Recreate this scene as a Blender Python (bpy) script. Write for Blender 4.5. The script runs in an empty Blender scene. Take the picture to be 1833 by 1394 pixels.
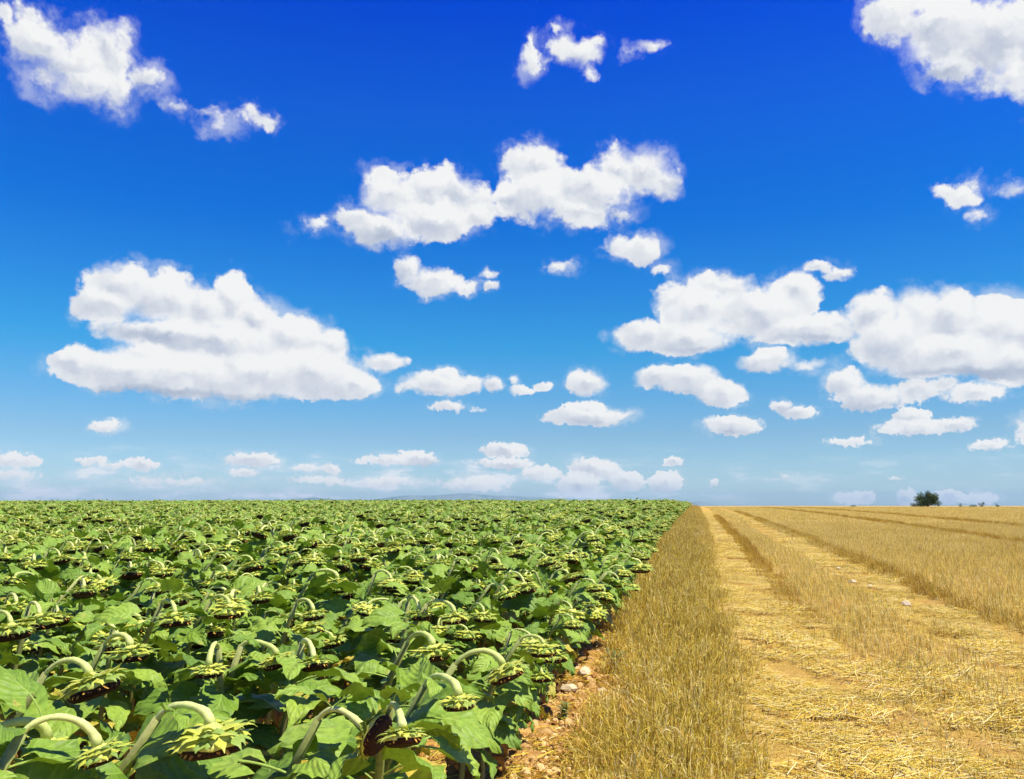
import bpy, math, random
import numpy as np
from mathutils import Vector, Matrix, Euler
R = math.radians
rnd = random.Random(7)
nrs = np.random.RandomState(11)
SC = bpy.context.scene
COL = SC.collection

# ------------------------------------------------------------------ camera
FPX = 1545.0; PW, PH = 1833.0, 1394.0; EYE = 1.7
PITCH = math.atan((905 - PH/2)/FPX)
cam_d = bpy.data.cameras.new('camera'); cam = bpy.data.objects.new('camera', cam_d); COL.objects.link(cam)
cam_d.sensor_width = 36; cam_d.lens = FPX/PW*36; cam_d.clip_end = 60000; cam_d.clip_start = 0.05
cam.location = (0, 0, EYE); cam.rotation_euler = (math.pi/2 + PITCH, 0, 0)
SC.camera = cam
SC.render.resolution_x, SC.render.resolution_y = 1024, 779
SC.view_settings.view_transform = 'Standard'; SC.view_settings.look = 'None'
SC.view_settings.gamma = 1.0; SC.view_settings.exposure = 0.6
SC.render.engine = 'CYCLES'
SC.cycles.max_bounces = 5; SC.cycles.diffuse_bounces = 2; SC.cycles.transmission_bounces = 3
SC.cycles.transparent_max_bounces = 8; SC.cycles.glossy_bounces = 2

def pix_dir(px, py):
    x = (px - PW/2)/FPX; y = -(py - PH/2)/FPX
    c, s = math.cos(PITCH), math.sin(PITCH)
    return Vector((x, c - y*s, s + y*c))            # camera looks along +Y, tilted up
def pix_azel(px, py):
    d = pix_dir(px, py).normalized()
    return math.atan2(d.x, d.y), math.asin(d.z)

# ------------------------------------------------------------------ sun
SUN_EL, SUN_AZ = R(60), R(118)                      # azimuth clockwise from the view heading (+Y)
sd = bpy.data.lights.new('sun', 'SUN'); sun = bpy.data.objects.new('sun', sd); COL.objects.link(sun)
sd.energy = 5.0; sd.angle = R(0.5); sd.color = (1.0, 0.94, 0.80)
sv = Vector((math.sin(SUN_AZ)*math.cos(SUN_EL), math.cos(SUN_AZ)*math.cos(SUN_EL), math.sin(SUN_EL)))
sun.rotation_euler = (-sv).to_track_quat('-Z', 'Y').to_euler(); sun.location = (0, 0, 50)

# ------------------------------------------------------------------ node helpers
class NT:
    def __init__(s, tree): s.t = tree
    def n(s, typ, **kw):
        nd = s.t.nodes.new(typ)
        for k, v in kw.items(): setattr(nd, k, v)
        return nd
    def l(s, a, b): s.t.links.new(a, b)
    def inp(s, sock, v):
        if isinstance(v, bpy.types.NodeSocket): s.t.links.new(v, sock)
        elif v is not None: sock.default_value = v
    def m(s, op, a, b=None, c=None, clamp=False):
        nd = s.t.nodes.new('ShaderNodeMath'); nd.operation = op; nd.use_clamp = clamp
        s.inp(nd.inputs[0], a); s.inp(nd.inputs[1], b); s.inp(nd.inputs[2], c)
        return nd.outputs[0]
    def v(s, op, a, b=None, c=None):
        nd = s.t.nodes.new('ShaderNodeVectorMath'); nd.operation = op
        s.inp(nd.inputs[0], a); s.inp(nd.inputs[1], b); s.inp(nd.inputs[2], c)
        return nd.outputs['Value'] if op in ('LENGTH', 'DOT_PRODUCT', 'DISTANCE') else nd.outputs[0]
    def ss(s, x, lo, hi, a=0.0, b=1.0):
        nd = s.t.nodes.new('ShaderNodeMapRange'); nd.interpolation_type = 'SMOOTHSTEP'
        s.inp(nd.inputs[0], x); s.inp(nd.inputs[1], lo); s.inp(nd.inputs[2], hi); s.inp(nd.inputs[3], a); s.inp(nd.inputs[4], b)
        return nd.outputs[0]
    def lin(s, x, lo, hi, a=0.0, b=1.0):
        nd = s.t.nodes.new('ShaderNodeMapRange')
        s.inp(nd.inputs[0], x); s.inp(nd.inputs[1], lo); s.inp(nd.inputs[2], hi); s.inp(nd.inputs[3], a); s.inp(nd.inputs[4], b)
        return nd.outputs[0]
    def noise(s, vec, scale, detail=3, rough=0.5, dist=0.0, out='Fac'):
        nd = s.t.nodes.new('ShaderNodeTexNoise'); s.inp(nd.inputs['Vector'], vec)
        nd.inputs['Scale'].default_value = scale; nd.inputs['Detail'].default_value = detail
        nd.inputs['Roughness'].default_value = rough; nd.inputs['Distortion'].default_value = dist
        return nd.outputs[out]
    def ramp(s, fac, stops, interp='LINEAR'):
        nd = s.t.nodes.new('ShaderNodeValToRGB'); s.inp(nd.inputs[0], fac); nd.color_ramp.interpolation = interp
        e = nd.color_ramp.elements
        while len(e) < len(stops): e.new(0.5)
        for i, (p, c) in enumerate(stops): e[i].position = p; e[i].color = (*c, 1)
        return nd.outputs[0]
    def mix(s, f, a, b, blend='MIX'):
        nd = s.t.nodes.new('ShaderNodeMix'); nd.data_type = 'RGBA'; nd.blend_type = blend
        s.inp(nd.inputs[0], f)
        for k, x in ((6, a), (7, b)):
            if isinstance(x, bpy.types.NodeSocket): s.t.links.new(x, nd.inputs[k])
            else: nd.inputs[k].default_value = (*x, 1)
        return nd.outputs[2]

# ------------------------------------------------------------------ world: Nishita sky + procedural clouds
# cloud masses as soft ellipses (photo pixel of the centre, radii) turned into azimuth / elevation; last value = thickness
BL = '''
8,30,28,22,.5;55,18,30,24,.6;80,80,64,58;130,115,80,62;190,95,55,58;225,70,26,34;150,155,85,38,.7;210,172,36,42,.7;270,140,42,34,.7;290,150,20,24,.4;
324,200,18,16,.5;365,207,32,11,.35;402,226,35,22,.5;440,212,32,14,.4;470,205,34,18,.6;
957,108,24,32,.6;955,82,12,22,.5;1030,88,48,34,.7;1002,52,14,14,.4;1062,70,26,12,.4;1045,125,15,12,.3;1158,88,36,20,.6;1135,97,18,10,.4;
1595,25,55,45,.8;1680,45,95,70;1780,60,110,95;1640,90,40,30,.6;1700,125,50,30,.7;1790,130,72,45,.8;1850,70,80,115;
640,398,40,28,.8;700,352,62,46;770,342,66,46;825,352,48,44;680,415,66,30;765,395,105,36;850,388,32,26,.8;
950,302,54,46;960,352,78,46;900,348,30,28;1045,342,95,46;1105,305,56,46;1152,300,56,48;1188,325,34,38,.8;1040,388,62,24,.5;1115,380,32,12,.4;885,376,32,14,.5;1216,305,8,14,.3;
570,412,28,16,.25;586,396,14,10,.2;
1103,435,28,26,.6;1150,441,42,26,.8;1185,482,22,12,.25;
730,480,25,24;775,500,52,26;830,512,32,14,.6;873,492,18,13,.5;880,514,14,10,.5;1005,472,32,15,.5;
215,515,75,50;185,545,56,36;300,535,82,50;360,550,42,46;415,535,44,52;455,572,64,52;520,602,74,46;590,622,34,32;400,612,150,46;300,600,130,30;260,640,66,30,.7;
130,645,42,30;220,665,115,36;330,672,135,44;450,668,140,48;560,668,100,44;635,686,48,26;685,645,46,18,.7;
1150,600,54,32;1225,607,86,30;1250,560,78,46;1200,535,44,34,.6;1290,515,66,28,.8;1350,560,95,48;1420,528,46,42;1440,592,95,28,.8;1505,580,44,26,.6;
1462,478,28,13,.5;1498,492,34,14,.5;
1562,565,52,44;1640,568,60,54;1692,570,64,56;1785,590,90,60;1850,600,70,66;1600,608,80,52;1700,636,132,42;1810,648,95,42;
1370,645,56,20;1445,650,44,14,.4;1515,682,36,28,.7;1560,708,64,26,.8;1635,700,56,20,.6;1745,703,60,18,.7;1690,690,30,14,.5;
1175,675,44,22;1230,682,62,26;1292,702,46,25;1398,724,24,14,.8;1430,738,34,13,.8;1310,761,54,19,.8;
1055,744,84,18;1050,732,42,18;785,684,72,22,.8;800,672,30,16,.8;730,690,26,12,.5;840,690,26,16,.7;880,692,22,15,.7;930,698,26,10,.6;920,682,10,8,.4;972,690,20,10,.4;1052,682,36,26,.9;
800,726,34,12,.4;855,733,16,6,.25;190,767,38,11,.6;1640,762,76,14,.8;1630,746,34,18;1700,756,48,14,.9;1600,767,36,8,.5;1520,788,48,8,.5;1768,797,42,11,.6;1838,770,22,24,.4;
1690,332,46,14,.4;1722,342,34,24,.6;1745,318,16,18,.3;1815,332,42,18,.5;1745,375,30,16,.3;
25,825,46,13,.7;60,822,18,8,.6;165,824,28,8,.6;205,834,30,7,.5;252,833,34,11,.7;455,822,50,13,.6;435,844,30,8,.6;545,838,28,8,.4;595,838,14,10,.5;745,820,40,13,.9;695,823,60,8,.6;
905,808,44,14,.7;905,830,52,9,.8;970,845,36,11,.6;1065,842,44,22,.8;1035,866,40,18,.7;1120,860,34,18,.7;1205,826,19,8,.7;1192,860,30,18,.7;1278,863,7,7,.4;1405,852,16,5,.25;1603,856,14,4,.3;
1525,890,36,12,.6;1550,890,16,12,.6;1622,892,20,18,.7;1700,890,40,11,.6;1755,892,36,10,.5;700,862,60,10,.3;840,866,70,14,.35;560,860,60,9,.25;330,862,80,10,.2;0,848,80,10,.3'''
GR = '''
270,598,190,18,.5;215,505,66,26,.35;400,622,120,20,.3;350,706,230,12,.6;560,640,60,12,.3;
1300,622,150,10,.5;1240,585,150,12,.25;1700,675,190,18,.9;1668,565,22,20,.4;1740,568,50,14,.4;1690,595,20,16,.3;1440,607,100,8,.4;
1700,130,150,60,.45;1660,80,40,30,.3;140,195,120,24,.4;270,165,60,30,.3;700,428,120,14,.4;840,400,60,14,.3;1060,385,120,14,.4;1170,352,60,12,.3;
1230,705,90,9,.3;1055,756,80,7,.3;1640,772,80,7,.35;1560,725,90,9,.35;1310,774,50,6,.3;785,700,70,7,.3;1050,704,30,6,.3;1370,660,50,6,.25'''
def parse(s):
    out = []
    for e in s.replace('\n', '').split(';'):
        if e.strip():
            v = [float(q) for q in e.split(',')]
            v = (v + [1.0])[:5]
            if v[1] > 795 and v[3] > 8: v[4] = min(1.0, v[4]*1.35)
            out.append(v)
    return out
blobs, greys = parse(BL), parse(GR)
world = bpy.data.worlds.new("World"); SC.world = world; world.use_nodes = True
wt = world.node_tree; wt.nodes.clear(); W = NT(wt)
SKYS = 0.10
skyn = W.n('ShaderNodeTexSky', sky_type='NISHITA', sun_disc=False)
skyn.sun_elevation = SUN_EL; skyn.sun_rotation = SUN_AZ; skyn.altitude = 300; skyn.air_density = 1.0; skyn.dust_density = 0.3; skyn.ozone_density = 2.0
tc = W.n('ShaderNodeTexCoord'); dirn = W.v('NORMALIZE', tc.outputs['Generated'])
sp = W.n('ShaderNodeSeparateXYZ'); W.l(dirn, sp.inputs[0])
AZ = W.m('ARCTAN2', sp.outputs[0], sp.outputs[1]); EL = W.m('ARCSINE', sp.outputs[2])
elf = W.lin(EL, R(-5), R(45))
TINT = [(0.09, (0.46, 0.66, 0.88)), (0.118, (0.52, 0.69, 0.90)), (0.192, (0.42, 0.60, 0.7768)), (0.31, (0.1229, 0.6164, 0.9028)), (0.471, (0.0223, 0.4469, 1.1008)), (0.61, (0.0265, 0.3724, 1.2877)), (0.737, (0.0017, 0.2396, 1.4024)), (1.0, (0.0014, 0.2037, 1.192))]
tint = W.ramp(elf, [(p, tuple(min(c, 1.6)/1.6 for c in col)) for p, col in TINT])
sky = W.mix(1.0, skyn.outputs[0], tint, 'MULTIPLY')
skyc = W.v('SCALE', sky); wt.nodes[-1].inputs['Scale'].default_value = 1.6*SKYS
# warped coordinates and billow shading
c3 = W.n('ShaderNodeCombineXYZ'); W.l(AZ, c3.inputs[0]); W.l(EL, c3.inputs[1]); P0 = c3.outputs[0]
big = W.noise(P0, 16, 5, 0.62, out='Color')
wv = W.v('SUBTRACT', big, (0.5, 0.5, 0.5))
# clouds shrink towards the horizon, so does the warp
amp = W.lin(EL, R(0), R(25), 0.012, 0.060)
sc = wt.nodes.new('ShaderNodeVectorMath'); sc.operation = 'SCALE'; W.l(wv, sc.inputs[0]); W.l(amp, sc.inputs['Scale'])
lowf = W.ss(EL, R(3), R(14), 1.0, 0.0)
fA = W.noise(P0, 62, 5, 0.60, out='Color'); fB = W.noise(P0, 150, 4, 0.6, out='Color')
fin = W.v('SUBTRACT', W.mix(lowf, fA, fB), (0.5, 0.5, 0.5))
fsep = W.n('ShaderNodeSeparateXYZ'); W.l(fin, fsep.inputs[0])
amp2 = W.ss(EL, R(2), R(14), 0.0125, 0.0150)
sc2 = wt.nodes.new('ShaderNodeVectorMath'); sc2.operation = 'SCALE'; W.l(fin, sc2.inputs[0]); W.l(amp2, sc2.inputs['Scale'])
P = W.v('ADD', W.v('ADD', P0, sc.outputs[0]), sc2.outputs[0])
BILK = 0.55
n1 = W.noise(P, 26, 5, 0.50); n2 = W.noise(W.v('ADD', P, (0.005, 0.011, 0.0)), 26, 5, 0.50)
bil = W.m('SUBTRACT', n1, n2)
edge = W.m('ADD', fsep.outputs[2], W.m('MULTIPLY', fsep.outputs[0], 0.3))
bsep = W.n('ShaderNodeSeparateXYZ'); W.l(big, bsep.inputs[0])
soft = W.m('MULTIPLY', W.lin(EL, R(4), R(25), 0.19, 0.50), W.ss(bsep.outputs[2], 0.40, 0.62, 0.5, 1.6))
cb = W.n('ShaderNodeCombineXYZ'); W.l(W.m('MULTIPLY', AZ, 1.0), cb.inputs[0]); W.l(W.m('MULTIPLY', EL, 3.2), cb.inputs[1]); cb.inputs[2].default_value = 3.7
bn = W.noise(cb.outputs[0], 17, 7, 0.62)
band = W.m('MULTIPLY', W.ss(EL, 0.0, 0.012), W.ss(EL, 0.030, 0.070, 1.0, 0.0))
sidew = W.ss(AZ, 0.10, 0.24, 1.0, 0.28)
ba = W.m('MULTIPLY', W.m('MULTIPLY', W.ss(bn, 0.44, 0.66), band), W.m('MULTIPLY', sidew, 0.80))
veil = W.m('MULTIPLY', W.m('MULTIPLY', W.ss(EL, 0.0, 0.075, 0.22, 0.0), sidew), 1.0)
skyc = W.mix(veil, skyc, (.36, .43, .53))
skyc = W.mix(ba, skyc, (.50, .55, .60))
puff = W.m('MULTIPLY', W.m('MULTIPLY', W.ss(bn, 0.56, 0.64), band), W.m('MULTIPLY', sidew, 0.8))
skyc = W.mix(puff, skyc, (.58, .60, .62))
def bg(col, W=W):
    b = W.n('ShaderNodeBackground'); b.inputs[1].default_value = 1.0; W.inp(b.inputs[0], col); return b.outputs[0]
def blob_chain(W, P, lst, lit=False):
    acc = None; acl = None
    for (x, y, rx, ry, w) in lst:
        a, e = pix_azel(x, y); a2 = pix_azel(x+rx, y)[0]; e2 = pix_azel(x, y-ry)[1]
        ra, re = (abs(a2-a)*1.13, abs(e2-e)*1.13)
        q = W.v('MULTIPLY_ADD', P, (1/ra, 1/re, 0), (-a/ra, -e/re, 0))
        f = W.m('MULTIPLY_ADD', W.v('LENGTH', q), -w, w)
        acc = f if acc is None else W.m('SMOOTH_MAX', acc, f, 0.18)
        if lit:
            g = W.m('MULTIPLY_ADD', W.v('DISTANCE', q, (0.14, 0.34, 0)), -w, w)
            acl = g if acl is None else W.m('SMOOTH_MAX', acl, g, 0.10)
    return acc, acl
ZS = {'P': P, 'edge': edge, 'bil': bil, 'soft': soft, 'EL': EL, 'wm': W.ss(bsep.outputs[0], 0.47, 0.66, 0.0, 0.42), 'sky': skyc}
def zone(a0, a1, e0, e1):
    bl = hits(blobs, a0, a1, e0, e1); gl = hits(greys, a0, a1, e0, e1)
    if not bl: return bg(skyc)
    ng = bpy.data.node_groups.new('sky_zone', 'ShaderNodeTree')
    for k, v in ZS.items(): ng.interface.new_socket(k, in_out='INPUT', socket_type={'P': 'NodeSocketVector', 'sky': 'NodeSocketColor'}.get(k, 'NodeSocketFloat'))
    ng.interface.new_socket('out', in_out='OUTPUT', socket_type='NodeSocketShader')
    Z = NT(ng); gi = Z.n('NodeGroupInput').outputs; go = Z.n('NodeGroupOutput')
    F, Fl = blob_chain(Z, gi['P'], bl, True)
    lit = Z.m('MINIMUM', Z.m('MAXIMUM', Z.m('SUBTRACT', Fl, F), -0.35), 0.25)
    F = Z.m('ADD', F, Z.m('MULTIPLY', gi['edge'], 0.60 if e1 < 0.12 else 0.34))
    al = Z.ss(F, 0.0, gi['soft'])
    al = Z.m('MAXIMUM', al, Z.m('MULTIPLY', Z.ss(F, -0.26, 0.12), gi['wm']))
    br = Z.m('MULTIPLY_ADD', gi['bil'], BILK, 0.885)
    br = Z.m('MULTIPLY_ADD', lit, 0.50, br)
    if gl:
        G = Z.m('MAXIMUM', blob_chain(Z, gi['P'], gl)[0], 0.0)
        br = Z.m('MULTIPLY_ADD', Z.ss(G, 0.0, 0.55), -0.19, br)
    br = Z.m('MINIMUM', Z.m('MAXIMUM', br, 0.42), 0.93)
    cc = Z.ramp(br, [(p, tuple(v/1.516 for v in c)) for p, c in [(0.40, (.36, .43, .56)), (0.62, (.57, .62, .72)), (0.80, (.81, .83, .86)), (0.93, (.93, .93, .92))]])
    if e0 < 0.03: al = Z.m('MULTIPLY', al, Z.ss(gi['EL'], 0.0, 0.045, 0.75, 0.98))
    else: al = Z.m('MULTIPLY', al, 0.985)
    Z.l(bg(Z.mix(al, gi['sky'], cc), Z), go.inputs[0])
    nd = W.n('ShaderNodeGroup'); nd.node_tree = ng
    for k, v in ZS.items(): W.l(v, nd.inputs[k])
    return nd.outputs[0]
def sel(thr, coord, lo, hi):
    mx = W.n('ShaderNodeMixShader'); W.l(W.m('GREATER_THAN', coord, thr), mx.inputs[0]); W.l(lo, mx.inputs[1]); W.l(hi, mx.inputs[2]); return mx.outputs[0]
A0, A1, E0, E1 = -0.58, 0.60, 0.0, 0.62
# away from the framed part of the sky: scattered cumulus from noise
ngs = W.noise(P, 5.0, 5, 0.6)
alg = W.m('MULTIPLY', W.ss(ngs, 0.60, 0.68), W.ss(EL, 0.02, 0.12, 0.0, 0.9))
outside = bg(W.mix(alg, skyc, (.53, .55, .58)))
plain = bg(skyc)
def hits(lst, a0, a1, e0, e1, M=0.030):
    out = []
    for b in lst:
        a, e = pix_azel(b[0], b[1]); ra = b[2]/FPX*1.15; re = b[3]/FPX*1.15
        if a+ra+M > a0 and a-ra-M < a1 and e+re+M > e0 and e-re-M < e1: out.append(b)
    return out
def tree_(a0, a1, e0, e1):
    bl = hits(blobs, a0, a1, e0, e1)
    if not bl: return plain
    if len(bl) <= 13 or (a1-a0 < .05 and e1-e0 < .05): return zone(a0, a1, e0, e1)
    if (a1-a0) > (e1-e0)*1.6: m = (a0+a1)/2; return sel(m, AZ, tree_(a0, m, e0, e1), tree_(m, a1, e0, e1))
    m = (e0+e1)/2; return sel(m, EL, tree_(a0, a1, e0, m), tree_(a0, a1, m, e1))
acc = tree_(A0, A1, E0, E1)
acc = sel(E0, EL, plain, acc); acc = sel(E1, EL, acc, outside)
acc = sel(A0, AZ, outside, acc); acc = sel(A1, AZ, acc, outside)
wo = W.n('ShaderNodeOutputWorld'); W.l(acc, wo.inputs[0])
world.cycles.sampling_method = 'MANUAL'; world.cycles.sample_map_resolution = 256

# ------------------------------------------------------------------ terrain
ROW = R(12.0); DV = Vector((math.sin(ROW), math.cos(ROW))); RV = Vector((math.cos(ROW), -math.sin(ROW)))
GA, GB = 0.01644, 5e-5
def zg_s(s):
    s = np.asarray(s, float)
    z = GA*s - GB*s*s
    s1 = 330.0; z1 = GA*s1 - GB*s1*s1; m1 = GA - 2*GB*s1
    z = np.where(s > s1, z1 + m1*160*(1-np.exp(-(np.maximum(s, s1)-s1)/160)), z)
    return np.where(s < -20, GA*-20 - GB*400, z)
def st2xy(s, t): return s*DV.x + t*RV.x, s*DV.y + t*RV.y
def xy2st(x, y): return x*DV.x + y*DV.y, x*RV.x + y*RV.y
def zg(x, y): return float(zg_s(xy2st(x, y)[0]))

def mesh_obj(name, V, F, mats, parent=None, midx=None, smooth=True, link=True):
    me = bpy.data.meshes.new(name)
    V = np.asarray(V, np.float32).reshape(-1, 3)
    if isinstance(F, np.ndarray):
        n, k = F.shape
        me.vertices.add(len(V)); me.vertices.foreach_set('co', V.ravel())
        me.loops.add(n*k); me.loops.foreach_set('vertex_index', F.astype(np.int32).ravel())
        me.polygons.add(n); me.polygons.foreach_set('loop_start', np.arange(0, n*k, k, dtype=np.int32))
        me.polygons.foreach_set('loop_total', np.full(n, k, np.int32))
        me.update(calc_edges=True)
    else:
        me.from_pydata([tuple(map(float, v)) for v in V], [], F); me.update()
    for m in (mats if isinstance(mats, (list, tuple)) else [mats]): me.materials.append(m)
    if midx is not None: me.polygons.foreach_set('material_index', np.asarray(midx, np.int32))
    me.polygons.foreach_set('use_smooth', np.full(len(me.polygons), smooth))
    o = bpy.data.objects.new(name, me)
    if link: COL.objects.link(o)
    if parent: o.parent = parent
    return o
def tag(o, label=None, cat=None, group=None, kind=None):
    if label: o['label'] = label
    if cat: o['category'] = cat
    if group: o['group'] = group
    if kind: o['kind'] = kind
    return o

# ------------------------------------------------------------------ materials
def newmat(name):
    m = bpy.data.materials.new(name); m.use_nodes = True; m.node_tree.nodes.clear(); return m, NT(m.node_tree)
def finish(N, shader):
    o = N.n('ShaderNodeOutputMaterial'); N.l(shader, o.inputs[0])
def princ(N, col, rough=0.7, spec=0.3, normal=None):
    p = N.n('ShaderNodeBsdfPrincipled'); N.inp(p.inputs['Base Color'], col if isinstance(col, bpy.types.NodeSocket) else (*col, 1))
    N.inp(p.inputs['Roughness'], rough); p.inputs['Specular IOR Level'].default_value = spec
    if normal is not None: N.l(normal, p.inputs['Normal'])
    return p.outputs[0]
def bump(N, h, strength=0.5, dist=0.01):
    b = N.n('ShaderNodeBump'); b.inputs['Strength'].default_value = strength; b.inputs['Distance'].default_value = dist; N.l(h, b.inputs['Height']); return b.outputs[0]
def leafmat(name, cols, trans, tf=0.14, vein=None, rough=0.5, spec=0.25):
    m, N = newmat(name)
    oi = N.n('ShaderNodeObjectInfo'); g = N.n('ShaderNodeNewGeometry'); t = N.n('ShaderNodeTexCoord')
    f = N.m('ADD', N.m('MULTIPLY', oi.outputs['Random'], 0.5), N.m('MULTIPLY', N.noise(g.outputs['Position'], 5, 3), 0.6))
    col = N.ramp(N.m('SUBTRACT', f, 0.05), [(i/(len(cols)-1), c) for i, c in enumerate(cols)])
    fine = N.noise(g.outputs['Position'], 60, 3)
    col = N.mix(N.ss(fine, 0.35, 0.7, 0.0, 0.35), col, tuple(c*0.6 for c in cols[0]))
    nrm = None
    if vein:
        wear = N.noise(g.outputs['Position'], 22, 4, 0.7)
        col = N.mix(N.ss(wear, 0.60, 0.72, 0.0, 0.7), col, (.42, .38, .07))
        col = N.mix(N.ss(wear, 0.72, 0.77, 0.0, 0.85), col, (.20, .11, .04))
        uv = N.n('ShaderNodeUVMap'); s = N.n('ShaderNodeSeparateXYZ'); N.l(uv.outputs[0], s.inputs[0])
        a = N.m('ABSOLUTE', N.m('SUBTRACT', s.outputs[1], 0.5))
        mid = N.ss(a, 0.0, 0.02, 1.0, 0.0)
        w = N.m('SINE', N.m('MULTIPLY', N.m('SUBTRACT', s.outputs[0], N.m('MULTIPLY', a, 0.8)), 44))
        side = N.ss(w, 0.90, 1.0)
        vf = N.m('MAXIMUM', mid, N.m('MULTIPLY', side, 0.45))
        col = N.mix(N.m('MULTIPLY', vf, 0.7), col, vein)
        nrm = bump(N, N.m('ADD', w, N.m('MULTIPLY', fine, 1.5)), 0.35, 0.004)
    p = princ(N, col, rough, spec, nrm)
    tr = N.n('ShaderNodeBsdfTranslucent'); tr.inputs[0].default_value = (*trans, 1)
    mx = N.n('ShaderNodeMixShader'); mx.inputs[0].default_value = tf; N.l(p, mx.inputs[1]); N.l(tr.outputs[0], mx.inputs[2])
    finish(N, mx.outputs[0]); return m
M = {}
M['leaf'] = leafmat('leaf_green', [(.070, .145, .016), (.155, .265, .028), (.260, .385, .046), (.370, .480, .070)], (.28, .45, .02), vein=(.34, .46, .09))
M['leaf_y'] = leafmat('leaf_yellow', [(.30, .30, .04), (.48, .42, .06), (.55, .38, .05)], (.6, .45, .04), vein=(.6, .5, .15))
M['leaf_dry'] = leafmat('leaf_dry', [(.16, .09, .03), (.30, .17, .06), (.42, .27, .10)], (.3, .14, .03), tf=0.15, rough=0.8)
M['bract'] = leafmat('bract', [(.42, .48, .06), (.60, .63, .09), (.72, .70, .12)], (.5, .55, .06), tf=0.2)
M['bract_g'] = leafmat('bract_green', [(.16, .28, .05), (.30, .42, .08), (.42, .50, .10)], (.4, .5, .06), tf=0.2)
M['recept'] = leafmat('receptacle', [(.55, .60, .11), (.68, .70, .15), (.74, .72, .18)], (.5, .5, .1), tf=0.1)
M['neck'] = leafmat('neck', [(.42, .50, .12), (.60, .65, .20), (.72, .74, .30)], (.5, .5, .1), tf=0.05)
M['stem'] = leafmat('stem', [(.17, .22, .06), (.30, .33, .10), (.40, .38, .14)], (.3, .3, .1), tf=0.05)
M['weed'] = leafmat('weed_leaf', [(.10, .17, .05), (.20, .26, .09), (.30, .33, .12)], (.2, .3, .05))
def disc_mat():
    m, N = newmat('seed_disc'); t = N.n('ShaderNodeTexCoord')
    v = N.n('ShaderNodeTexVoronoi'); v.inputs['Scale'].default_value = 110; N.l(t.outputs['Object'], v.inputs['Vector'])
    col = N.ramp(v.outputs['Distance'], [(0, (.016, .006, .005)), (0.6, (.034, .013, .008)), (1, (.07, .03, .014))])
    finish(N, princ(N, col, 0.8, 0.2, bump(N, v.outputs['Distance'], 0.8, 0.006))); return m
M['disc'] = disc_mat()
def floret_mat():
    m, N = newmat('dry_floret'); g = N.n('ShaderNodeNewGeometry')
    col = N.ramp(N.noise(g.outputs['Position'], 40, 2), [(0.3, (.22, .08, .02)), (0.55, (.50, .26, .04)), (0.7, (.62, .42, .08))])
    finish(N, princ(N, col, 0.8)); return m
M['floret'] = floret_mat()
def straw(name, lo, hi, tf=0.15):
    m, N = newmat(name); g = N.n('ShaderNodeNewGeometry'); oi = N.n('ShaderNodeObjectInfo')
    f = N.m('ADD', N.noise(g.outputs['Position'], 0.8, 6, 0.7), N.m('MULTIPLY', N.m('SUBTRACT', oi.outputs['Random'], 0.5), 0.18))
    col = N.mix(N.ss(f, 0.32, 0.68), lo, hi)
    p = princ(N, col, 0.6, 0.3); tr = N.n('ShaderNodeBsdfTranslucent'); N.l(col, tr.inputs[0])
    mx = N.n('ShaderNodeMixShader'); mx.inputs[0].default_value = tf; N.l(p, mx.inputs[1]); N.l(tr.outputs[0], mx.inputs[2])
    finish(N, mx.outputs[0]); return m
M['st1'] = straw('straw_gold', (.58, .405, .036), (.73, .525, .065))
M['st2'] = straw('straw_brown', (.30, .155, .012), (.44, .245, .024))
M['st3'] = straw('straw_pale', (.68, .54, .17), (.82, .70, .32))
M['st4'] = straw('straw_olive', (.38, .30, .030), (.55, .45, .055))
M['sb1'] = straw('stubble_gold', (.68, .50, .085), (.80, .62, .14), .25)
M['sb2'] = straw('stubble_brown', (.36, .20, .022), (.54, .34, .05), .2)
M['sb3'] = straw('stubble_pale', (.76, .65, .26), (.86, .77, .40), .25)
M['sb4'] = straw('stubble_olive', (.54, .46, .075), (.68, .59, .13), .2)
def ground_mat():
    m, N = newmat('field_ground'); g = N.n('ShaderNodeNewGeometry'); P = g.outputs['Position']
    T = N.v('DOT_PRODUCT', P, (RV.x, RV.y, 0))
    n = N.noise(P, 9, 6, 0.65); n2 = N.noise(P, 0.8, 4)
    fine = N.noise(P, 60, 4, 0.7)
    soil = N.ramp(n, [(0.3, (.32, .14, .035)), (0.5, (.56, .31, .09)), (0.68, (.72, .48, .20))])
    # straw mat: noise stretched across the rows
    mp = N.n('ShaderNodeMapping'); mp.inputs['Rotation'].default_value = (0, 0, ROW); mp.inputs['Scale'].default_value = (1.0, 5.0, 1); N.l(P, mp.inputs[0])
    sn = N.noise(mp.outputs[0], 22, 5, 0.75)
    st = N.ramp(N.m('ADD', N.m('MULTIPLY', sn, 0.7), N.m('MULTIPLY', fine, 0.3)), [(0.36, (.22, .11, .015)), (0.48, (.46, .28, .045)), (0.60, (.66, .46, .12)), (0.72, (.76, .60, .26))])
    st = N.mix(N.ss(n2, 0.45, 0.68, 0.0, 0.55), st, soil)
    tn = N.m('ADD', T, N.m('MULTIPLY', N.m('SUBTRACT', N.noise(P, 3, 3), 0.5), 0.5))
    col = N.mix(N.ss(tn, -0.95, -0.70), soil, st)
    finish(N, princ(N, col, 0.9, 0.15, bump(N, N.m('ADD', n, N.m('MULTIPLY', fine, 0.5)), 0.9, 0.05))); return m
M['ground'] = ground_mat()
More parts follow.
